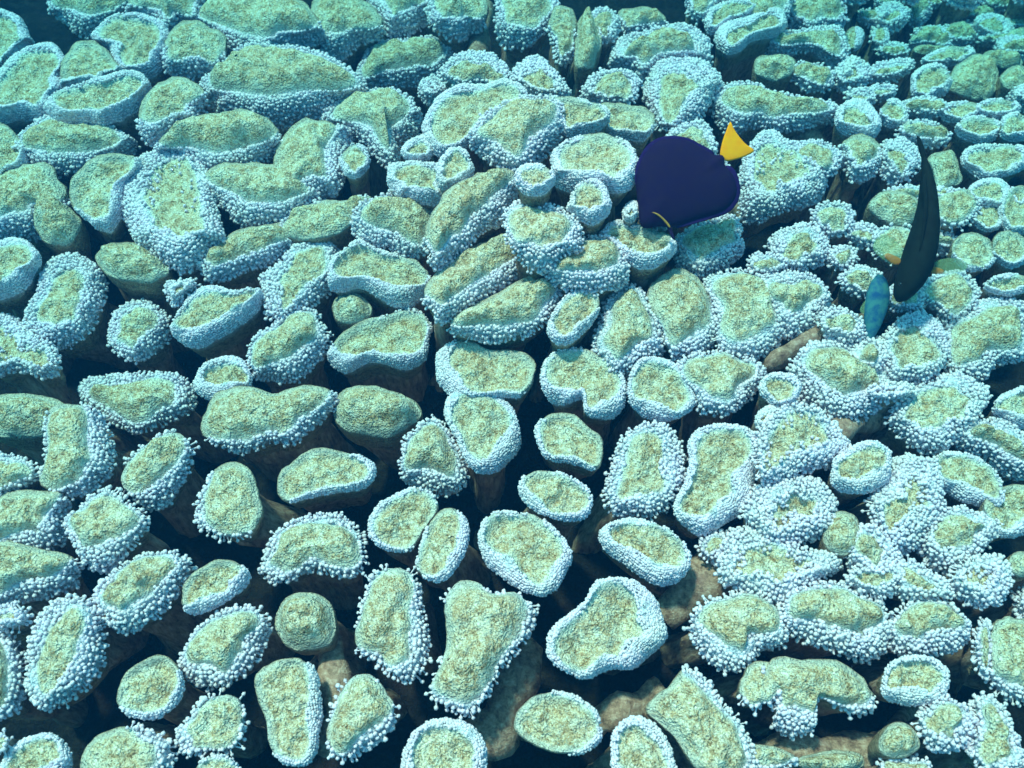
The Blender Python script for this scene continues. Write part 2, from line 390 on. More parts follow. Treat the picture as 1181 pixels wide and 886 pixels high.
C4|n|0 0 0|e 380 700 85 105
C4|f|15 40 60|430,720 500,670 580,720 630,820 560,900 450,880 400,820
C4|n|0 0 0|e 1170 840 70 60
B4|f|25 10 90|e 345 145 95 75
B4|f|50 0 0|e 195 275 130 95
B4|f|25 0 0|e 60 340 80 48
B4|f|40 80 90|20,450 100,390 250,400 320,470 300,570 220,640 120,640 60,560
B4|f|30 0 0|e 385 315 65 50
B4|f|30 0 0|e 475 215 65 50
B4|f|15 0 0|e 610 250 110 75
B4|f|30 0 0|e 465 410 85 65
B4|f|30 30 60|e 390 615 100 75 20
B4|n|0 0 0|e 620 95 115 80
B4|f|10 10 90|e 880 95 95 80
B4|t|0 20 90|e 1030 115 80 85
B4|t|10 20 90|e 1165 110 90 110
B4|t|0 15 90|e 960 290 110 85 15
B4|t|0 20 90|e 1120 270 90 80
B4|f|20 10 90|730,480 780,400 900,380 960,430 960,520 880,580 800,560
B4|f|20 10 90|e 660 490 85 62
B4|f|50 10 90|560,700 620,600 740,570 830,660 820,780 700,850 590,830
B4|f|10 20 90|830,620 880,560 1000,500 1120,480 1190,560 1190,700 1150,760 1040,770 1000,850 870,840 830,740
B4|f|35 20 90|e 500 750 90 80
B4|t|10 10 90|e 1110 430 100 45
B4|f|30 0 90|e 600 900 110 45
'''

def catmull(P, n):
    P = np.asarray(P, float); m = len(P); out = []
    seg = np.linalg.norm(np.roll(P, -1, 0)-P, axis=1); 
    for i in range(m):
        a, b, c, d = P[i-1], P[i], P[(i+1) % m], P[(i+2) % m]
        for t in np.linspace(0, 1, 12, endpoint=False):
            out.append(.5*((2*b)+(-a+c)*t+(2*a-5*b+4*c-d)*t*t+(-a+3*b-3*c+d)*t**3))
    out = np.array(out)
    L = np.r_[0, np.cumsum(np.linalg.norm(np.roll(out, -1, 0)-out, axis=1))]
    out = np.vstack([out, out[:1]]); q = np.linspace(0, L[-1], n, endpoint=False)
    return np.c_[np.interp(q, L, out[:, 0]), np.interp(q, L, out[:, 1])]

def spine_targets(Q, frac=.62):
    """for each outline point (2D) a point on the lobe's curved midline"""
    c = Q.mean(0); X = Q-c
    ev, E = np.linalg.eigh(X.T@X); a = E[:, 1]; b = E[:, 0]
    u, v = X@a, X@b; L = (u.max()-u.min())/2; Wd = (v.max()-v.min())/2
    k = np.polyfit(u, v, 2) if L > 1.25*Wd else np.array([0, 0, 0.])
    r = max(0., 1-Wd/max(L, 1e-6))*1.0
    ut = np.clip(u, -L, L)*min(frac, r+.05)
    vt = np.polyval(k, ut)
    return c + ut[:, None]*a + vt[:, None]*b

ICO_V, ICO_F = None, None
def ico():
    g = (1+5**.5)/2
    v = [(-1, g, 0), (1, g, 0), (-1, -g, 0), (1, -g, 0), (0, -1, g), (0, 1, g), (0, -1, -g), (0, 1, -g), (g, 0, -1), (g, 0, 1), (-g, 0, -1), (-g, 0, 1)]
    f = [(0, 11, 5), (0, 5, 1), (0, 1, 7), (0, 7, 10), (0, 10, 11), (1, 5, 9), (5, 11, 4), (11, 10, 2), (10, 7, 6), (7, 1, 8), (3, 9, 4), (3, 4, 2), (3, 2, 6), (3, 6, 8), (3, 8, 9), (4, 9, 5), (2, 4, 11), (6, 2, 10), (8, 6, 7), (9, 8, 1)]
    v = np.array(v, float); return v/np.linalg.norm(v[0]), np.array(f)
ICO_V, ICO_F = ico()
_st = np.array([[math.cos(a), math.sin(a), 0] for a in (0, 2.094, 4.189)])
CLUB_V = np.vstack([_st*[.55, .55, 1], _st*[.42, .42, 1]+[0, 0, 1]]); CLUB_F = np.array([(0, 1, 4), (0, 4, 3), (1, 2, 5), (1, 5, 4), (2, 0, 3), (2, 3, 5)])

def make_polyps(P, D, R, L, parent, clubs=True):
    """P base points, D directions, R head radii, L stalk lengths"""
    P, D, R, L = map(np.asarray, (P, D, R, L)); n = len(P)
    D = D/np.linalg.norm(D, axis=1)[:, None]
    A = np.cross(D, rng.normal(size=(n, 3))); A /= np.linalg.norm(A, axis=1)[:, None]; B = np.cross(D, A)
    Vh = (P+D*L[:, None])[:, None, :] + R[:, None, None]*(ICO_V[None, :, 0:1]*A[:, None, :] + ICO_V[None, :, 1:2]*B[:, None, :] + 1.08*ICO_V[None, :, 2:3]*D[:, None, :])
    Vh += rng.normal(size=Vh.shape)*R[:, None, None]*.10
    V = [Vh.reshape(-1, 3)]; F = [(ICO_F[None]+np.arange(n)[:, None, None]*12).reshape(-1, 3)]
    if clubs:
        k = L > R*.9
        p, d, r, l, a, b = P[k], D[k], R[k], L[k], A[k], B[k]; m = len(p)
        Vs = p[:, None, :] + r[:, None, None]*(CLUB_V[None, :, 0:1]*a[:, None, :]+CLUB_V[None, :, 1:2]*b[:, None, :]) + l[:, None, None]*CLUB_V[None, :, 2:3]*d[:, None, :]
        V.append(Vs.reshape(-1, 3)); F.append((CLUB_F[None]+np.arange(m)[:, None, None]*6+n*12).reshape(-1, 3))
    o = mesh_obj('polyp_fringe', np.vstack(V), np.vstack(F), M_POL, parent); o['kind'] = 'stuff'
    return o

TRI = [0]
LOBES = []
def lobe(poly, style, w0, w1, ang, dz, N=52):
    sty = style
    P = catmull(poly, N); A = .5*np.sum(P[:, 0]*np.roll(P[:, 1], -1)-np.roll(P[:, 0], -1)*P[:, 1])
    if A > 0: P = P[::-1]                      # image y down: make it CCW seen from above
    for _ in range(2): P = (np.roll(P, 1, 0)+2*P+np.roll(P, -1, 0))/4
    am_ = .085 if P[:, 1].mean() < 330 or P[:, 0].mean() > 860 else .045; sd0 = random.uniform(0, 50); c0_ = P.mean(0)
    P = np.array([q+(q-c0_)*am_*(1.5*noise.noise(Vector((q[0]*.03, q[1]*.04, sd0)))+.9*noise.noise(Vector((q[0]*.09, q[1]*.11, sd0)))) for q in P])
    cpx = P.mean(0); zt = H(*cpx)+dz+random.uniform(-.008, .008)
    scale = np.linalg.norm(hit_z(cpx[0]+1, cpx[1], zt)-hit_z(cpx[0], cpx[1], zt))   # metres per pixel
    T = spine_targets(P); rad = P-T; rl = np.linalg.norm(rad, axis=1)[:, None]; rad = rad/np.maximum(rl, 1e-6)
    # smoothed outline normal (y down image)
    tg = np.roll(P, -1, 0)-np.roll(P, 1, 0); nm = np.c_[-tg[:, 1], tg[:, 0]]; nm /= np.linalg.norm(nm, axis=1)[:, None]
    nm *= np.sign(np.sum(nm*rad, axis=1))[:, None]
    cs = np.clip(nm@np.array([math.cos(math.radians(ang)), math.sin(math.radians(ang))])*1.15, 0, 1)**.75*1.1
    wpx = w0 + w1*cs
    for _ in range(3): wpx = (np.roll(wpx, 1)+wpx*2+np.roll(wpx, -1))/4
    ph = random.uniform(0, 6); th = np.arange(N)/N*2*math.pi
    wpx = wpx*(1+.20*np.sin(3*th+ph)+.12*np.sin(7*th+2*ph)+.22*np.tanh(4*np.sin(2*th+3*ph)))
    polmask = np.clip((wpx-1.5)/2.5, 0, 1)
    wpx = np.maximum(wpx, 2.5)
    rl1 = rl[:, 0]
    wpx = np.minimum(wpx, rl1*.72)
    prot = {'n': 0, 't': .8, 'f': 3.2, 's': 3.5}[sty]*polmask      # polyps stick out past the flesh
    prot *= (.0016/scale)
    O = P - rad*prot[:, None]; I = P - rad*np.maximum(wpx, prot+1.0)[:, None]
    for _ in range(2): I = (np.roll(I, 1, 0)+2*I+np.roll(I, -1, 0))/4
    tilt = np.array([random.gauss(0, .07), random.gauss(0, .07)-.02, 1.]); nrm = tilt/np.linalg.norm(tilt)
    p0 = hit_z(cpx[0], cpx[1], zt)
    size = math.sqrt(abs(A))*scale
    bare = sty == 'n'
    dome = size*(.40 if bare else (.19 if w0 < 12 and sty == 'f' else .08 if sty == 'f' else .02))*random.uniform(.75, 1.25)
    dish = 0 if bare or (sty == 'f' and w0 < 12) else size*random.uniform(.04, .10)*(1.0 if sty == 't' else .6)*min(1, (.0017/scale)**2.5)
    Iw = np.array([hit(*q, p0-np.array([0, 0, dome*.6]), nrm) for q in I])
    d = np.clip(.006 + .85*(wpx-prot)*scale*1.0, .008, .07)
    Ow = np.array([hit(*q, p0-np.array([0, 0, dome*.6+dd]), nrm) for q, dd in zip(O, d)])
    # midline in world
    T2 = spine_targets(Iw[:, :2]); zc = p0[2]-dome*.6-((T2-p0[:2])@nrm[:2])/nrm[2]
    Tw = np.c_[T2, zc]; root = np.array([p0[0], p0[1], zt-.30])
    V, rim, low, pale = [], [], [], []
    seed = random.uniform(0, 90)
    K = 11
    def disp(p, amp, t=0):
        return amp*(n3(p, 26, seed)*1.3 + n3(p, 65, seed)*.7 + .35*n3(p, 150, seed))
    for j in range(K+1):
        t = (j/K)**.8
        hgt = dome*(1-t**(2.3 if bare else 2.8 if w0 < 12 else 4)) - dish*(1-t**5)
        for i in range(N):
            p = Tw[i]+(Iw[i]-Tw[i])*t; p = p.copy()
            p[2] += hgt + disp(p, .012*min(1, size/.08))*(1-.5*t**4)
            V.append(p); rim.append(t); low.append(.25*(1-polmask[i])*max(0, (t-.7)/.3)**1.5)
            pale.append(np.clip((t-.93)/.07, 0, 1)*polmask[i]*.8)
    for j in range(1, 6):
        s = j/5
        for i in range(N):
            sx, cz = math.sin(s*math.pi/2), 1-math.cos(s*math.pi/2)
            p = Iw[i].copy(); p[:2] += (Ow[i]-Iw[i])[:2]*sx
            p[2] += (Ow[i][2]-Iw[i][2])*cz + disp(p, .012*min(1, size/.08))*.5*(1-s*.5)
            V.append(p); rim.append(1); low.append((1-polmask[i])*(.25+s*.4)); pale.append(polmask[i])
    last = V[-N:]
    for j, (sh, dzz) in enumerate([(.0, .010), (.04, .024), (.11, .042), (.24, .060)] if bare else [(.03, .006), (.09, .018), (.18, .034), (.28, .052)]):
        for i in range(N):
            q = last[i]; p = q + (Tw[i]-q)*sh; p[2] = q[2]-dzz*(.6+size*5)
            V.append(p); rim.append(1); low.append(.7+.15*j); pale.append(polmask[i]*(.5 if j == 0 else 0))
    V = np.array(V); nr = len(V)//N
    idx = np.arange(nr*N).reshape(nr, N)
    F = np.stack([idx[:-1], idx[1:], np.roll(idx, -1, 1)[1:], np.roll(idx, -1, 1)[:-1]], -1).reshape(-1, 4)
    e = empty('coral_lobe', root)
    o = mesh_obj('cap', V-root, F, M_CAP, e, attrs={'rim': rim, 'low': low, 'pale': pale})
    # stalk
    U = []; ctr = V[-N:].mean(0); bend = np.array([random.gauss(0, .02), random.gauss(0, .02)+.01, 0])
    top = V[-N:][::2]; n2 = len(top); 
    Tt = Tw[::2]
    sl = [(.06, -.035), (.08, 0), (.13, .03), (.19, .07), (.22, .12), (.20, .18), (.15, .26), (.1, .36)]
    for j, (sh, dn) in enumerate(sl):
        for i in range(n2):
            q = top[i]; tt = Tt[i]
            p = q + (tt-q)*sh; p[2] = ctr[2] + (q[2]-ctr[2])*(1-j/7)-dn
            g = .010*n3((p[0], p[1], p[2]*.25), 45, seed) + .008*n3(p, 18, seed)
            dr = p[:2]-tt[:2]; p[:2] += dr/max(np.linalg.norm(dr), 1e-5)*g
            p += bend*(max(dn, 0)/.1)
            U.append(p)
    U = np.array(U); ix = np.arange(len(U)).reshape(-1, n2)
    F2 = np.stack([ix[:-1], ix[1:], np.roll(ix, -1, 1)[1:], np.roll(ix, -1, 1)[:-1]], -1).reshape(-1, 4)
    mesh_obj('stalk', U-root, F2, M_STALK, e)
    # polyps
    pp, dd, rr, ll = [], [], [], []
    if sty != 'n' or w1 > 0:
        tight = sty == 't' or sty == 'n'
        sp = (.0042 if tight else .0068)*max(1, scale/.0017)**.8
        r0 = (.0027 if tight else .0034)*max(1, scale/.0017)**.8
        per = np.linalg.norm(np.roll(Ow, -1, 0)-Ow, axis=1); L = np.r_[0, np.cumsum(per)]
        width = np.linalg.norm(Ow-Iw, axis=1)
        rows = int(max(width)/sp)+2
        for r in range(rows):
            m = int(L[-1]/sp)
            for a in range(m):
                pos = ((a+.5*(r % 2)+random.uniform(-.25, .25))/m) % 1*L[-1]
                i = min(int(np.searchsorted(L, pos, 'right')-1), N-1); f = (pos-L[i])/per[i]; i2 = (i+1) % N
                lerp = lambda Q: Q[i]*(1-f)+Q[i2]*f
                pm = lerp(polmask)
                if pm < .25 or random.random() > pm*1.3: continue
                wd = lerp(width); s = 1-(r*sp + random.uniform(-.2, .2)*sp)/max(wd, 1e-4)
                if s < -.08 or (s < .1 and random.random() < .35): continue
                s = min(max(s, -.05), 1.0); a_ = max(s, 0)*math.pi/2
                i_, o_ = lerp(Iw), lerp(Ow); p = i_.copy()
                p[:2] += (o_-i_)[:2]*(math.sin(a_) if s > 0 else s); p[2] += (o_-i_)[2]*(1-math.cos(a_))
                out = (o_-lerp(Tw)); out[2] = 0; out /= max(np.linalg.norm(out), 1e-5)
                dr = out*math.sin(a_)*1.0 + np.array([0, 0, 1.])*(math.cos(a_) - (.55*s if not tight else .2*s)) + rng.normal(size=3)*(.10 if tight else .34)
                rad_ = r0*random.uniform(.7, 1.3)
                if tight: ln = rad_*.35
                else:
                    ln = .002 + .006*max(s, 0)**1.5*random.uniform(.3, 1.4)
                    if s > .9 and random.random() < .3: ln += random.uniform(.001, .006)
                pp.append(p); dd.append(dr); rr.append(rad_); ll.append(ln)
        # loose hanging row below the lip
        if not tight:
            for rr_ in range(2):
                for a in range(int(L[-1]/sp*1.9)):
                    pos = random.random()*L[-1]; i = min(int(np.searchsorted(L, pos, 'right')-1), N-1)
                    if polmask[i] < .5 or wpx[i] < 9: continue
                    if n3(Ow[i], 28, seed+9) < -.02: continue
                    o_ = Ow[i]+(Ow[(i+1) % N]-Ow[i])*random.random(); out = o_-Tw[i]; out[2] = 0; out /= max(np.linalg.norm(out), 1e-5)
                    q = o_-np.array([0, 0, random.uniform(.001, .009)])-out*.002*rr_
                    pp.append(q); dd.append(out*.8+np.array([0, 0, -.7])+rng.normal(size=3)*.25); rr.append(r0*random.uniform(.65, 1.2)); ll.append(random.uniform(.002, .008))
        if sty == 's':
            # polyps over much of the cap
            for j in range(2, K+1):
                for i in range(N):
                    t = (j/K)**.8
                    if random.random() < (.62 if w0 > 18 else .35)*(t if w0 < 18 else .5+.5*t) and n3(V[j*N+i], 22, seed+3) > -.22+.25*(1-t):
                        o_ = V[j*N+i]; out = o_-Tw[i]; out[2] = 0; out /= max(np.linalg.norm(out), 1e-5)
                        pp.append(o_); dd.append(out*.5+np.array([0, 0, .8])+rng.normal(size=3)*.3); rr.append(r0*random.uniform(.8, 1.15)); ll.append(random.uniform(.002, .008))
        if len(pp) > 3:
            make_polyps(np.array(pp)-root, dd, np.array(rr), np.array(ll), e, clubs=not tight)
    return e, cpx, zt, root

for line in DATA.strip().splitlines():
    line = line.strip()
    if not line or line[0] == '#': continue
    f = [x.strip() for x in line.split('|')]
    x0, y0, k = tile(f[0]); st = f[1].split(); sty = st[0]; dz = float(st[1]) if len(st) > 1 else 0.
    w0, w1, ang = [float(v) for v in f[2].split()]
    if f[3].startswith('e'):
        v = [float(q) for q in f[3].split()[1:]]; rot = math.radians(v[4] if len(v) > 4 else 0)
        po = []
        for q in range(8):
            a = q*math.pi/4; g = 1+random.uniform(-.09, .09)
            X, Y = v[2]*math.cos(a)*g, v[3]*math.sin(a)*g
            po.append((v[0]+X*math.cos(rot)-Y*math.sin(rot), v[1]+X*math.sin(rot)+Y*math.cos(rot)))
    else:
        po = [tuple(float(q) for q in s.split(',')) for s in f[3].split()]
    po = [(x0+x*k, y0+y*k) for x, y in po]
    if np.mean(po, 0)[1] < 330 and np.mean(po, 0)[0] < 480:
        pm_ = np.mean(po, 0); po = [tuple(pm_+(np.array(q)-pm_)*1.10) for q in po]
    if sty in 'fs' and ((pm_ := np.mean(po, 0))[0] > 760 or (pm_[0] > 470 and pm_[1] < 380)):
        po = [tuple(pm_+(np.array(q)-pm_)*1.07) for q in po]
    cm_ = np.mean(po, 0)
    if sty == 'f' and cm_[0] > 850 and 380 < cm_[1] < 700: w0 = max(w0, 45); sty = 's' if random.random() < .45 else 'f'
    e, cpx, zt, root = lobe(po, sty, w0*k, w1*k, ang, dz)
    pa = np.array(po); 
    LOBES.append(dict(o=e, c=cpx, z=zt, sty=sty, w0=w0, w1=w1, root=root, pts=pa, name=f[4] if len(f) > 4 else ''))
# tufts of fringe packed in the cracks between lobes where the reef is crowded
def covered(x, y, m):
    for l in LOBES:
        P = l['pts']; c = l['c']
        if abs(x-c[0]) > 110 or abs(y-c[1]) > 90: continue
        a = np.linalg.norm(P-[x, y], axis=1).min()
        if a < m: return True
        D = P-[x, y]; an = np.unwrap(np.arctan2(D[:, 1], D[:, 0])); 
        tot = an[-1]-an[0]; last_ = math.atan2(D[0, 1], D[0, 0])-math.atan2(D[-1, 1], D[-1, 0]); last_ = (last_+math.pi) % (2*math.pi)-math.pi
        if abs(tot+last_) > 3: return True
    return False
GAPS = [(1160, 440, 40, 30), (925, 172, 70, 26), (762, 110, 30, 60), (975, 55, 40, 30), (715, 245, 40, 22), (905, 395, 50, 25), (40, 30, 60, 40), (450, 130, 45, 120), (90, 290, 60, 70), (930, 560, 50, 20), (640, 60, 50, 60), (940, 130, 20, 20), (985, 250, 20, 40)]
for ty in range(-10, 720, 11):
    for tx in range(-10, 1195, 13):
        x, y = tx+random.uniform(-4, 4), ty+random.uniform(-4, 4)
        if len(LOBES) > 286: break
        ok = (x > 800 and y > 130) or (x > 980) or (x > 500 and 90 < y < 340)
        if not ok or any(abs(x-g[0]) < g[2] and abs(y-g[1]) < g[3] for g in GAPS): continue
        if covered(x, y, 10 if x > 960 and y < 140 else 15+4*(y > 350)): continue
        a_, b_ = random.uniform(19, 27), random.uniform(13, 18)*(1 if y < 350 else 1.3); rt = random.uniform(-.4, .4)
        po = [(x+a_*math.cos(q)*math.cos(rt)-b_*math.sin(q)*math.sin(rt), y+a_*math.cos(q)*math.sin(rt)+b_*math.sin(q)*math.cos(rt)) for q in np.arange(8)*math.pi/4]
        sty = random.choice('sff'); w_ = 8 if sty == 'f' else 12
        e, cpx, zt, root = lobe(po, sty, w_, 3, 90, -.035, N=32)
        LOBES.append(dict(o=e, c=cpx, z=zt, sty=sty, w0=30, w1=0, root=root, pts=np.array(po), name=''))
print('LOBES', len(LOBES))
# ------------------------------------------------------------------ seabed
LP = np.array([[l['root'][0], l['root'][1], l['z']] for l in LOBES])
def bed_z(x, y):
    d2 = (LP[:, 0]-x)**2+(LP[:, 1]-y)**2; wt = np.exp(-d2/(2*.12**2))+1e-9
    z = float((wt*LP[:, 2]).sum()/wt.sum())
    b = -.30 if d2.min() < .5 else -.30
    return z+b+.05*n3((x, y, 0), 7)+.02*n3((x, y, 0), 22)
def axis(lo, hi, a, b, n):
    core = np.linspace(a, b, n); 
    return np.r_[lo, lo*.6+a*.4, a-1.2, a-.5, a-.2, core, b+.2, b+.5, b+1.2, hi*.6+b*.4, hi]
xs = axis(-9, 9, -1.9, 1.9, 130); ys = axis(-8, 10, -.2, 2.8, 110)
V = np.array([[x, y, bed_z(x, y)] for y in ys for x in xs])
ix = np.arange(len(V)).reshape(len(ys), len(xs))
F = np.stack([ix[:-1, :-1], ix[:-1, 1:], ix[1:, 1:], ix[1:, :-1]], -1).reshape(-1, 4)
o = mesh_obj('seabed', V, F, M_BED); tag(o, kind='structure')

# ------------------------------------------------------------------ bare trunks
def tube(pts, rads, n=12, seed=0, amp=.006, flat=1.0, up=Vector((0, 0, 1))):
    P = [Vector(p) for p in pts]; out = []; m = len(P)
    for i in range(m):
        t = (P[min(i+1, m-1)]-P[max(i-1, 0)]).normalized()
        a = up.cross(t); a = a.normalized() if a.length > 1e-4 else Vector((1, 0, 0)); b = t.cross(a)
        for k in range(n):
            th = 2*math.pi*k/n; q = P[i]+(a*math.cos(th)+b*math.sin(th)*flat)*rads[i]
            if amp: q += (q-P[i]).normalized()*amp*(n3(q, 40, seed)+n3(q, 15, seed))
            out.append(q)
    F = []
    for i in range(m-1):
        for k in range(n): F.append((i*n+k, i*n+(k+1) % n, (i+1)*n+(k+1) % n, (i+1)*n+k))
    F.append(tuple(range(n))[::-1]); F.append(tuple((m-1)*n+k for k in range(n)))
    return np.array([tuple(v) for v in out]), F
def resamp(pts, n):
    P = np.array(pts, float); L = np.r_[0, np.cumsum(np.linalg.norm(np.diff(P, axis=0), axis=1))]; q = np.linspace(0, L[-1], n)
    return np.stack([np.interp(q, L, P[:, k]) for k in range(P.shape[1])], 1)
TR = [
 ([(905, 618), (850, 645), (790, 690), (765, 715)], 22, -.10, 'thick brown coral trunk slanting between the bushy white lobe and the oval lobe'),
 ([(1015, 470), (965, 498), (915, 530)], 17, -.07, 'bare brown trunk under the hooked white lobe at right of centre'),
 ([(760, 800), (700, 828), (670, 840)], 16, -.12, 'brown trunk running left from the large bare lobe at the bottom edge'),
 ([(378, 740), (392, 800), (380, 870)], 15, -.08, 'brown trunk curling down beside the bare round lobe at lower left'),
 ([(615, 745), (585, 800), (560, 870)], 22, -.13, 'brown trunk below the big boot-shaped lobe at the bottom'),
 ([(960, 372), (915, 402), (880, 425)], 11, -.05, 'narrow brown trunk in the dark slit left of the small blue fish'),
 ([(1020, 876), (930, 868), (860, 880)], 20, -.12, 'brown trunk lying along the bottom edge at lower right'),
 ([(880, 150), (930, 160), (960, 190)], 15, -.09, 'brown trunk in the shade right of the yellow tail'),
 ([(560, 10), (550, 60), (535, 95)], 14, -.12, 'brown trunk in the gap at the top edge above the middle mound'),
 ([(655, 395), (690, 380), (706, 350)], 12, -.10, 'brown trunk in the gap beside the narrow tilted oval lobe'),
]
for i, (pp, r, dz, lab) in enumerate(TR):
    Q = resamp(pp, 12); pts = [hit_z(x, y, H(x, y)+dz-.03*abs(k-5.5)/5.5) for k, (x, y) in enumerate(Q)]
    sc = .0017; rads = [r*sc*(1+.25*math.sin(k*1.1+i))*(.75 if k in (0, 11) else 1) for k in range(12)]
    c0 = np.array(pts).mean(0); V, F = tube(pts, rads, 16, i*3.1, .008)
    o = mesh_obj('bare_coral', V-c0, F, M_STALK); o.location = c0; tag(o, lab, 'coral', 'bare brown coral trunks')

# ------------------------------------------------------------------ fish
M_TANG = plain('fish_body_indigo', (.014, .004, .040), .8, .06, var=((.018, .007, .036), 60))
M_TFIN = plain('fish_fin_violet', (.018, .004, .060), .8, .06, var=((.022, .006, .072), 80))
M_YEL = plain('fish_tail_yellow', (1, .36, .0), .8, .02, var=((1.0, .30, .0), 60))
M_PEC = plain('fin_edge_amber', (.42, .20, .03), .5, .3)
M_EYE = plain('fish_eye', (.004, .004, .006), .1, .6)
def frame(px, py, t):
    """local picture-parallel frame at a point t metres along the axis"""
    return at_dist(px, py, t)
def slab(name, poly, depth, thick, mat, parent, root, n=40, edge=.0006, K=7, frac=.62, tip=0.):
    """solid lens/fin from an outline in photo pixels, standing square to the view at 'depth'"""
    P = catmull(poly, n); A = .5*np.sum(P[:, 0]*np.roll(P[:, 1], -1)-np.roll(P[:, 0], -1)*P[:, 1])
    if A > 0: P = P[::-1]
    for _ in range(2 if n > 60 else 0): P = (np.roll(P, 1, 0)+2*P+np.roll(P, -1, 0))/4
    T = spine_targets(P, frac); V = []
    fw = np.array([0, math.cos(PITCH), -math.sin(PITCH)])
    rings = [(j/K) for j in range(K+1)]
    for side in (-1, 1):
        for t in (rings if side < 0 else rings[::-1]):
            if side > 0 and t == 1: pass
            h = max(thick*math.sqrt(max(0, 1-t**2)), edge)
            for i in range(n):
                q = T[i]+(P[i]-T[i])*t
                V.append(at_dist(q[0], q[1], depth)+fw*h*side)
    V = np.array(V); nr = len(V)//n; ix = np.arange(nr*n).reshape(nr, n)
    F = np.stack([ix[:-1], ix[1:], np.roll(ix, -1, 1)[1:], np.roll(ix, -1, 1)[:-1]], -1).reshape(-1, 4)
    return mesh_obj(name, V-root, F, mat, parent)
def zt(pts, x0, y0, s): return [(x0+x/s, y0+y/s) for x, y in pts]
Z = lambda pts: zt(pts, 700, 120, 5.54)
TD = 1.62
c = at_dist(792, 210, TD); e = empty('tang_fish', c)
tag(e, 'round indigo purple fish with a bright yellow tail hovering over the coral', 'fish')
slab('body', Z([(212, 786), (205, 700), (188, 560), (182, 450), (222, 338), (278, 262), (345, 222), (440, 219), (515, 228), (600, 276), (662, 312), (700, 338), (735, 312), (762, 350), (738, 388), (760, 408), (805, 440), (832, 520), (835, 585), (800, 645), (755, 686), (690, 714), (600, 736), (500, 768), (430, 790), (330, 782), (250, 800)]), TD, .020, M_TANG, e, c, n=72, K=12)
slab('dorsal_fin', Z([(205, 690), (190, 560), (175, 440), (215, 325), (270, 250), (350, 208), (440, 204), (520, 216), (600, 260), (675, 296), (697, 325), (690, 345), (640, 320), (520, 270), (400, 250), (290, 300), (230, 420), (215, 560)]), TD, .003, M_TFIN, e, c, n=64, frac=.9)
slab('anal_fin', Z([(430, 795), (500, 782), (600, 750), (690, 728), (770, 700), (815, 660), (850, 590), (850, 515), (825, 430), (785, 391), (742, 396), (770, 430), (800, 520), (790, 590), (740, 650), (620, 700), (500, 740)]), TD, .003, M_TFIN, e, c, n=64, frac=.9)
tf = slab('tail_fin', Z([(788, 113), (806, 150), (838, 200), (885, 255), (942, 297), (905, 325), (850, 347), (772, 366), (745, 352), (722, 322), (738, 240), (762, 170)]), TD, .0025, M_YEL, e, c)
slab('pectoral_fin', Z([(288, 690), (330, 700), (370, 735), (410, 790), (432, 860), (415, 858), (390, 800), (345, 740), (300, 708)]), TD-.03, .0012, M_TANG, e, c)
slab('fin_spine', Z([(286, 692), (320, 698), (360, 728), (395, 765), (406, 790), (396, 788), (355, 738), (318, 708)]), TD-.034, .0015, M_PEC, e, c, n=24)
ec = at_dist(700+262/5.54, 120+735/5.54, TD)+np.array([0, -math.cos(PITCH), math.sin(PITCH)])*.008
v, f = tube([ec+np.array([0, -.3, .9])*s for s in (-.003, 0, .003)], [.004, .005, .003], 10, amp=0)
mesh_obj('eye', v-c, f, M_EYE, e)

M_DARK = plain('fish_skin_dark', (.007, .009, .008), .8, .06, var=((.010, .016, .014), 70))
M_ORG = plain('fin_orange', (.55, .20, .03), .5, .3, alpha=.55)
M_PALEFIN = plain('fin_clear', (.30, .42, .22), .4, .3, alpha=.28)
M_BLUE = plain('fish_skin_blue', (.01, .07, .20), .7, .1, var=((.05, .18, .20), 70))
Y = lambda pts: zt(pts, 960, 140, 3.167)
def long_fish(name, cl, depth, mat, label, flat=1.0, root_px=None):
    pts = Y([(a, b) for a, b, _ in cl]); r = resamp([(x, y, w_[2]/3.167) for (x, y), w_ in zip(pts, cl)], 22)
    P3 = [at_dist(x, y, depth) for x, y, _ in r]; sc = depth/FX; rads = [w_*sc for _, _, w_ in r]
    c = np.array(P3).mean(0); e = empty(name, c); tag(e, label, 'fish')
    V, F = tube(P3, rads, 16, amp=0, flat=flat, up=Vector((0, -math.cos(PITCH), math.sin(PITCH))))
    mesh_obj('body', V-c, F, mat, e)
    return e, c
D2 = 1.55
e, c = long_fish('slender_fish', [(334, 128, 6), (341, 170, 15), (349, 240, 27), (350, 300, 34), (343, 380, 45), (328, 450, 53), (308, 520, 56), (285, 575, 50), (262, 618, 38), (247, 645, 25), (240, 657, 8)],
    D2, M_DARK, 'slender dark fish swimming down towards the coral with amber side fins spread', 1.25)
slab('tail_fin', Y([(308, 52), (325, 70), (342, 125), (350, 185), (338, 200), (330, 150), (318, 110)]), D2, .004, M_DARK, e, c, n=28)
slab('dorsal_fin', Y([(340, 190), (350, 300), (338, 400), (318, 480), (326, 400), (333, 300), (330, 220)]), D2-.03, .003, M_DARK, e, c, n=28)
slab('pelvic_fin', Y([(330, 175), (312, 190), (302, 205), (312, 222), (330, 215)]), D2, .002, M_DARK, e, c, n=20)
slab('pectoral_fin', Y([(240, 520), (215, 522), (180, 500), (150, 470), (158, 430), (195, 415), (235, 440), (258, 480)]), D2+.01, .001, M_PALEFIN, e, c, n=28)
slab('pectoral_fin', Y([(345, 545), (375, 556), (430, 556), (480, 546), (495, 525), (470, 505), (420, 500), (370, 515)]), D2+.01, .001, M_PALEFIN, e, c, n=28)
slab('fin_base', Y([(243, 522), (220, 520), (190, 495), (200, 482), (225, 490), (250, 505)]), D2+.006, .0025, M_ORG, e, c, n=20)
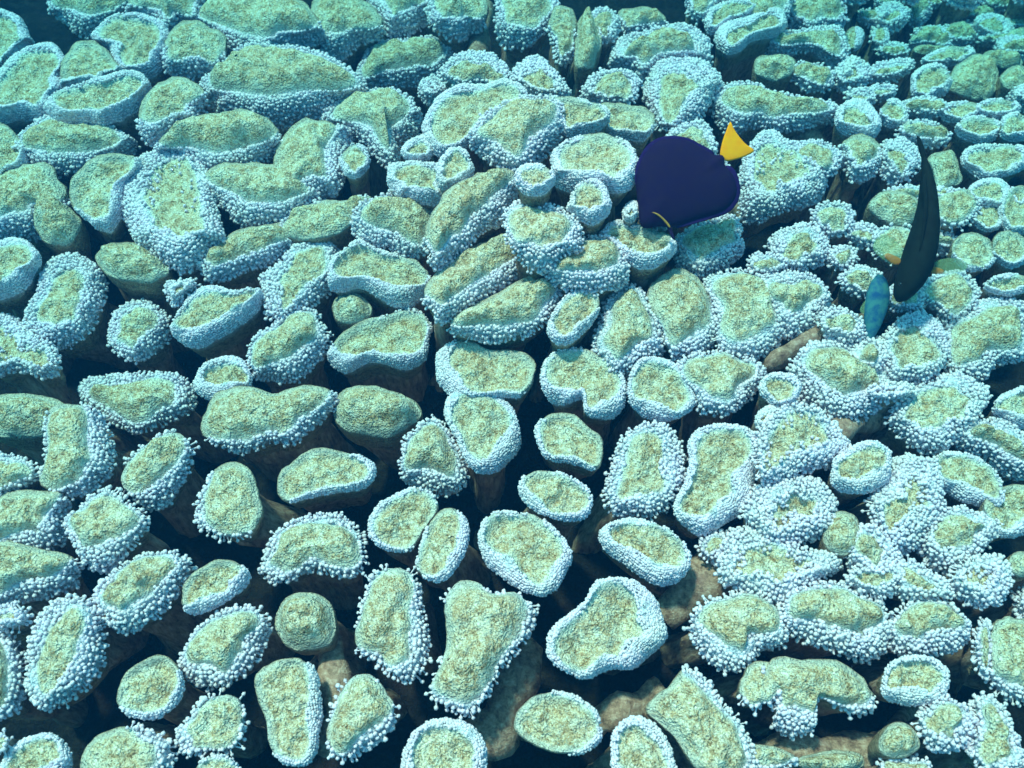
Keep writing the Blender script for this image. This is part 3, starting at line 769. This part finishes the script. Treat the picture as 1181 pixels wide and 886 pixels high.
slab('fin_base', Y([(343, 546), (365, 555), (400, 556), (405, 543), (375, 532), (350, 532)]), D2+.006, .0025, M_ORG, e, c, n=20)
for (a, b) in ((250, 595), (300, 590)):
    pc = at_dist(960+a/3.167, 140+b/3.167, D2-.012)
    v, f = tube([pc+np.array([0, -.3, .9])*s for s in (-.003, 0, .003)], [.0035, .0045, .002], 10, amp=0); mesh_obj('eye', v-c, f, M_EYE, e)
D3_ = 1.60
e, c = long_fish('blue_fish', [(172, 560, 10), (172, 585, 30), (168, 630, 42), (158, 685, 42), (146, 740, 32), (134, 785, 20), (124, 815, 10)],
    D3_, M_BLUE, 'small bright blue fish among white lobes left of the slender dark fish', .7)
slab('tail_fin', Y([(128, 795), (138, 830), (135, 865), (118, 850), (100, 855), (108, 825)]), D3_, .002, M_BLUE, e, c, n=24)
slab('dorsal_fin', Y([(196, 590), (210, 640), (196, 700), (172, 750), (176, 680), (186, 630)]), D3_, .002, M_BLUE, e, c, n=24)
slab('pectoral_fin', Y([(150, 640), (120, 655), (100, 690), (120, 705), (148, 690)]), D3_, .001, M_PALEFIN, e, c, n=20)

# ------------------------------------------------------------------ coral thicket beyond the frame
def in_frame(p):
    x, y, z = p[0], p[1], p[2]-CAM_H
    s_, c_ = math.sin(PITCH), math.cos(PITCH); f_ = y*c_-z*s_; u_ = y*s_+z*c_
    if f_ < .1: return False
    px, py = W0/2+x/f_*FX, H0/2-u_/f_*FX
    return -70 < px < W0+70 and -70 < py < H0+70
VV, FF = [], []; nv = 0; tries = 0; placed = []
while tries < 6000 and len(placed) < 330:
    tries += 1; x, y = random.uniform(-2.6, 2.6), random.uniform(-.5, 3.6)
    if in_frame((x, y, 0)) or in_frame((x, y, -.15)) or in_frame((x, y, -.32)) or any((x-a)**2+(y-b)**2 < .115**2 for a, b in placed): continue
    placed.append((x, y)); z0 = random.uniform(-.06, .02); a0 = random.uniform(0, 3.14); el = random.uniform(1, 1.5); sd_ = random.uniform(0, 50)
    n = 24; prof = [(0, .022), (.3, .02), (.6, .014), (.85, .004), (1, -.012), (1.02, -.03), (.9, -.05), (.7, -.08), (.62, -.16), (.6, -.30)]
    for r_, z_ in prof:
        for k in range(n):
            th = 2*math.pi*k/n; rr_ = .055*r_*(1+.18*math.sin(2*th+sd_)+.08*math.sin(3*th-sd_))
            X, Yv = rr_*el*math.cos(th), rr_*math.sin(th)
            p = np.array([x+X*math.cos(a0)-Yv*math.sin(a0), y+X*math.sin(a0)+Yv*math.cos(a0), z0+z_]); p[2] += .004*n3(p, 40, sd_)
            VV.append(p)
    ix = np.arange(len(prof)*n).reshape(-1, n)+nv; nv += len(prof)*n
    FF.append(np.stack([ix[:-1], ix[1:], np.roll(ix, -1, 1)[1:], np.roll(ix, -1, 1)[:-1]], -1).reshape(-1, 4))
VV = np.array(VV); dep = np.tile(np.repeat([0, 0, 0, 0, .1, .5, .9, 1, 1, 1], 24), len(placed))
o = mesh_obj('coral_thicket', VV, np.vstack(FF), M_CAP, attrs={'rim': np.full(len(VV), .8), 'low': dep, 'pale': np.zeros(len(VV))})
tag(o, 'crowded green coral lobes carrying on around the pictured ones', 'coral', kind='stuff')

# ------------------------------------------------------------------ labels
def where(cx, cy):
    return ('left' if cx < W0/3 else 'right' if cx > W0*2/3 else 'middle')
for l in LOBES:
    P = l['pts']; q = P-P.mean(0); ev = np.sqrt(np.maximum(np.linalg.eigvalsh(q.T@q/len(q)), 1e-6)); el = ev[1]/ev[0]
    ar = abs(.5*np.sum(P[:, 0]*np.roll(P[:, 1], -1)-np.roll(P[:, 0], -1)*P[:, 1]))
    # concavity from the turning of the outline
    d = np.roll(P, -1, 0)-P; d0 = np.roll(d, 1, 0); cr = d0[:, 0]*d[:, 1]-d0[:, 1]*d[:, 0]; sg = np.sign(cr.sum())
    dent = (cr*sg < -.25*np.linalg.norm(d, axis=1)*np.linalg.norm(d0, axis=1)).any()
    size = 'small' if ar < 2300 else 'large' if ar > 6500 else 'mid-sized'
    shape = 'kidney-shaped' if dent and el > 1.25 else 'notched' if dent else 'elongated' if el > 1.75 else 'oval' if el > 1.2 else 'round'
    if l['sty'] == 'n': rim = 'bare olive'; tail = ''
    elif l['sty'] == 's': rim = 'bushy white'; tail = ''
    elif l['sty'] == 'f': rim = 'shaggy-rimmed' if l['w0'] >= 12 else 'half-fringed'; tail = ''
    else: rim = 'smooth-rimmed' if l['w0'] >= 8 else 'thin-lipped'; tail = ''
    l['desc'] = f'{size} {rim} {shape} lobe'; l['key'] = (size, rim, shape)
ANCH = [(790, 205, 'the purple fish'), (1055, 262, 'the slender dark fish'), (1003, 350, 'the small blue fish'),
  (407, 358, 'the tiny round bare knob'), (438, 393, 'the bean-shaped lobe with a white lower lip'),
  (556, 495, 'the big white-rimmed lobe in the centre'), (640, 571, 'the small smooth oval lobe in the centre'),
  (828, 550, 'the figure-eight lobe with a thick white rim'), (468, 600, 'the touching pair of lobes below centre'),
  (352, 717, 'the bare round knob on a brown stalk'), (555, 750, 'the long boot-shaped lobe at the bottom'), (700, 725, 'the boomerang-shaped lobe at the bottom'),
  (200, 240, 'the huge bushy lobe at upper left'), (160, 382, 'the lone white-ringed lobe at left'), (75, 745, 'the dished lobe at lower left'),
  (255, 580, 'the acorn-shaped lobe at left'), (310, 480, 'the wide double-humped lobe left of centre'), (325, 100, 'the broad double lobe at upper left'),
  (605, 35, 'the round-ended lobe at the top edge'), (890, 125, 'the long knobbly lobe above the yellow tail'), (985, 135, 'the ring-shaped lobe at upper right'),
  (1112, 555, 'the smooth leaf-shaped lobe at right'), (645, 635, 'the heart-shaped notched lobe below centre'), (1130, 400, 'the wide green lobe at the right edge'),
  (40, 40, 'the top left corner'), (1150, 30, 'the top right corner'), (30, 860, 'the bottom left corner'), (1150, 860, 'the bottom right corner'),
  (590, 320, 'the long slanting lobe in the centre'), (20, 560, 'the left edge at mid height'), (945, 775, 'the arched lobe at lower right'), (740, 630, 'the oval lobe with a slanting white band')]
OWN = {3: 1}
used = {}
# the lobe that an anchor phrase itself names takes that phrase
named = {}
for ax, ay, ph_ in ANCH:
    if 'fish' in ph_ or 'corner' in ph_ or 'edge at mid' in ph_ or 'touching pair' in ph_: continue
    b = min((l for l in LOBES if id(l) not in named), key=lambda l: (l['c'][0]-ax)**2+(l['c'][1]-ay)**2)
    if (b['c'][0]-ax)**2+(b['c'][1]-ay)**2 < 45**2: named[id(b)] = ph_
DIRS = ['right of', 'below and right of', 'below', 'below and left of', 'left of', 'above and left of', 'above', 'above and right of']
ORD = ['nearest', 'second', 'third', 'fourth', 'fifth', 'sixth', 'seventh', 'eighth']
buck = {}
for l in LOBES:
    if id(l) in named: continue
    best = min(ANCH, key=lambda a: (l['c'][0]-a[0])**2+(l['c'][1]-a[1])**2)
    dx, dy = l['c'][0]-best[0], l['c'][1]-best[1]; k_ = int(round(math.degrees(math.atan2(dy, dx))/45)) % 8
    k_ = -1 if ('corner' in best[2] or 'edge at mid' in best[2]) else k_
    buck.setdefault((best[2], k_, l['desc']), []).append((math.hypot(dx, dy), l))
for (an, k_, ds), ls in buck.items():
    ls.sort(key=lambda t: t[0])
    for n_, (dd_, l) in enumerate(ls):
        if k_ < 0: l['lab'] = f'{ds} near {an}' if len(ls) == 1 else f'{ds}, {ORD[n_]} closest to {an}'.replace('nearest closest', 'closest')
        else: l['lab'] = f'{ds} {DIRS[k_]} {an}' if len(ls) == 1 else f'{ds}, {ORD[n_]} {DIRS[k_]} {an}'
GR = 'coral lobes crowding the reef'
for l in LOBES:
    if id(l) in named:
        extra = {'n': 'bare olive top and no fringe', 's': 'polyps all over', 'f': 'shaggy pale polyp fringe', 't': 'close white polyp rim'}[l['sty']]
        lab = named[id(l)][4:] + ', ' + extra
    else: lab = l['lab']
    wd = lab.split()
    if len(wd) > 16: lab = lab.replace('mid-sized ', '').replace('the small smooth oval lobe in the centre', 'the smooth oval lobe in the centre').replace(' in the centre', ' at centre')
    if len(lab.split()) > 16: lab = lab.replace(' and left of', '-left of').replace(' and right of', '-right of')
    tag(l['o'], lab, 'coral', GR)


# ------------------------------------------------------------------ water as haze
k = NT('water'); k.N.remove(k.b); pv = k.n('VolumePrincipled')
pv.inputs['Color'].default_value = (*WATER_COL, 1); pv.inputs['Density'].default_value = WATER_DENS
pv.inputs['Absorption Color'].default_value = (*WATER_ABS, 1); pv.inputs['Anisotropy'].default_value = .3
k.l(pv.outputs[0], k.N['Material Output'].inputs['Volume'])
x0, x1, y0, y1, z0, z1 = -9.5, 9.5, -8.5, 10.5, -2.2, CAM_H+.08
V = [(x, y, z) for z in (z0, z1) for x, y in ((x0, y0), (x1, y0), (x1, y1), (x0, y1))]
o = mesh_obj('haze', V, [(3, 2, 1, 0), (4, 5, 6, 7), (0, 1, 5, 4), (1, 2, 6, 5), (2, 3, 7, 6), (3, 0, 4, 7)], k.m, smooth=False)
tag(o, kind='stuff')
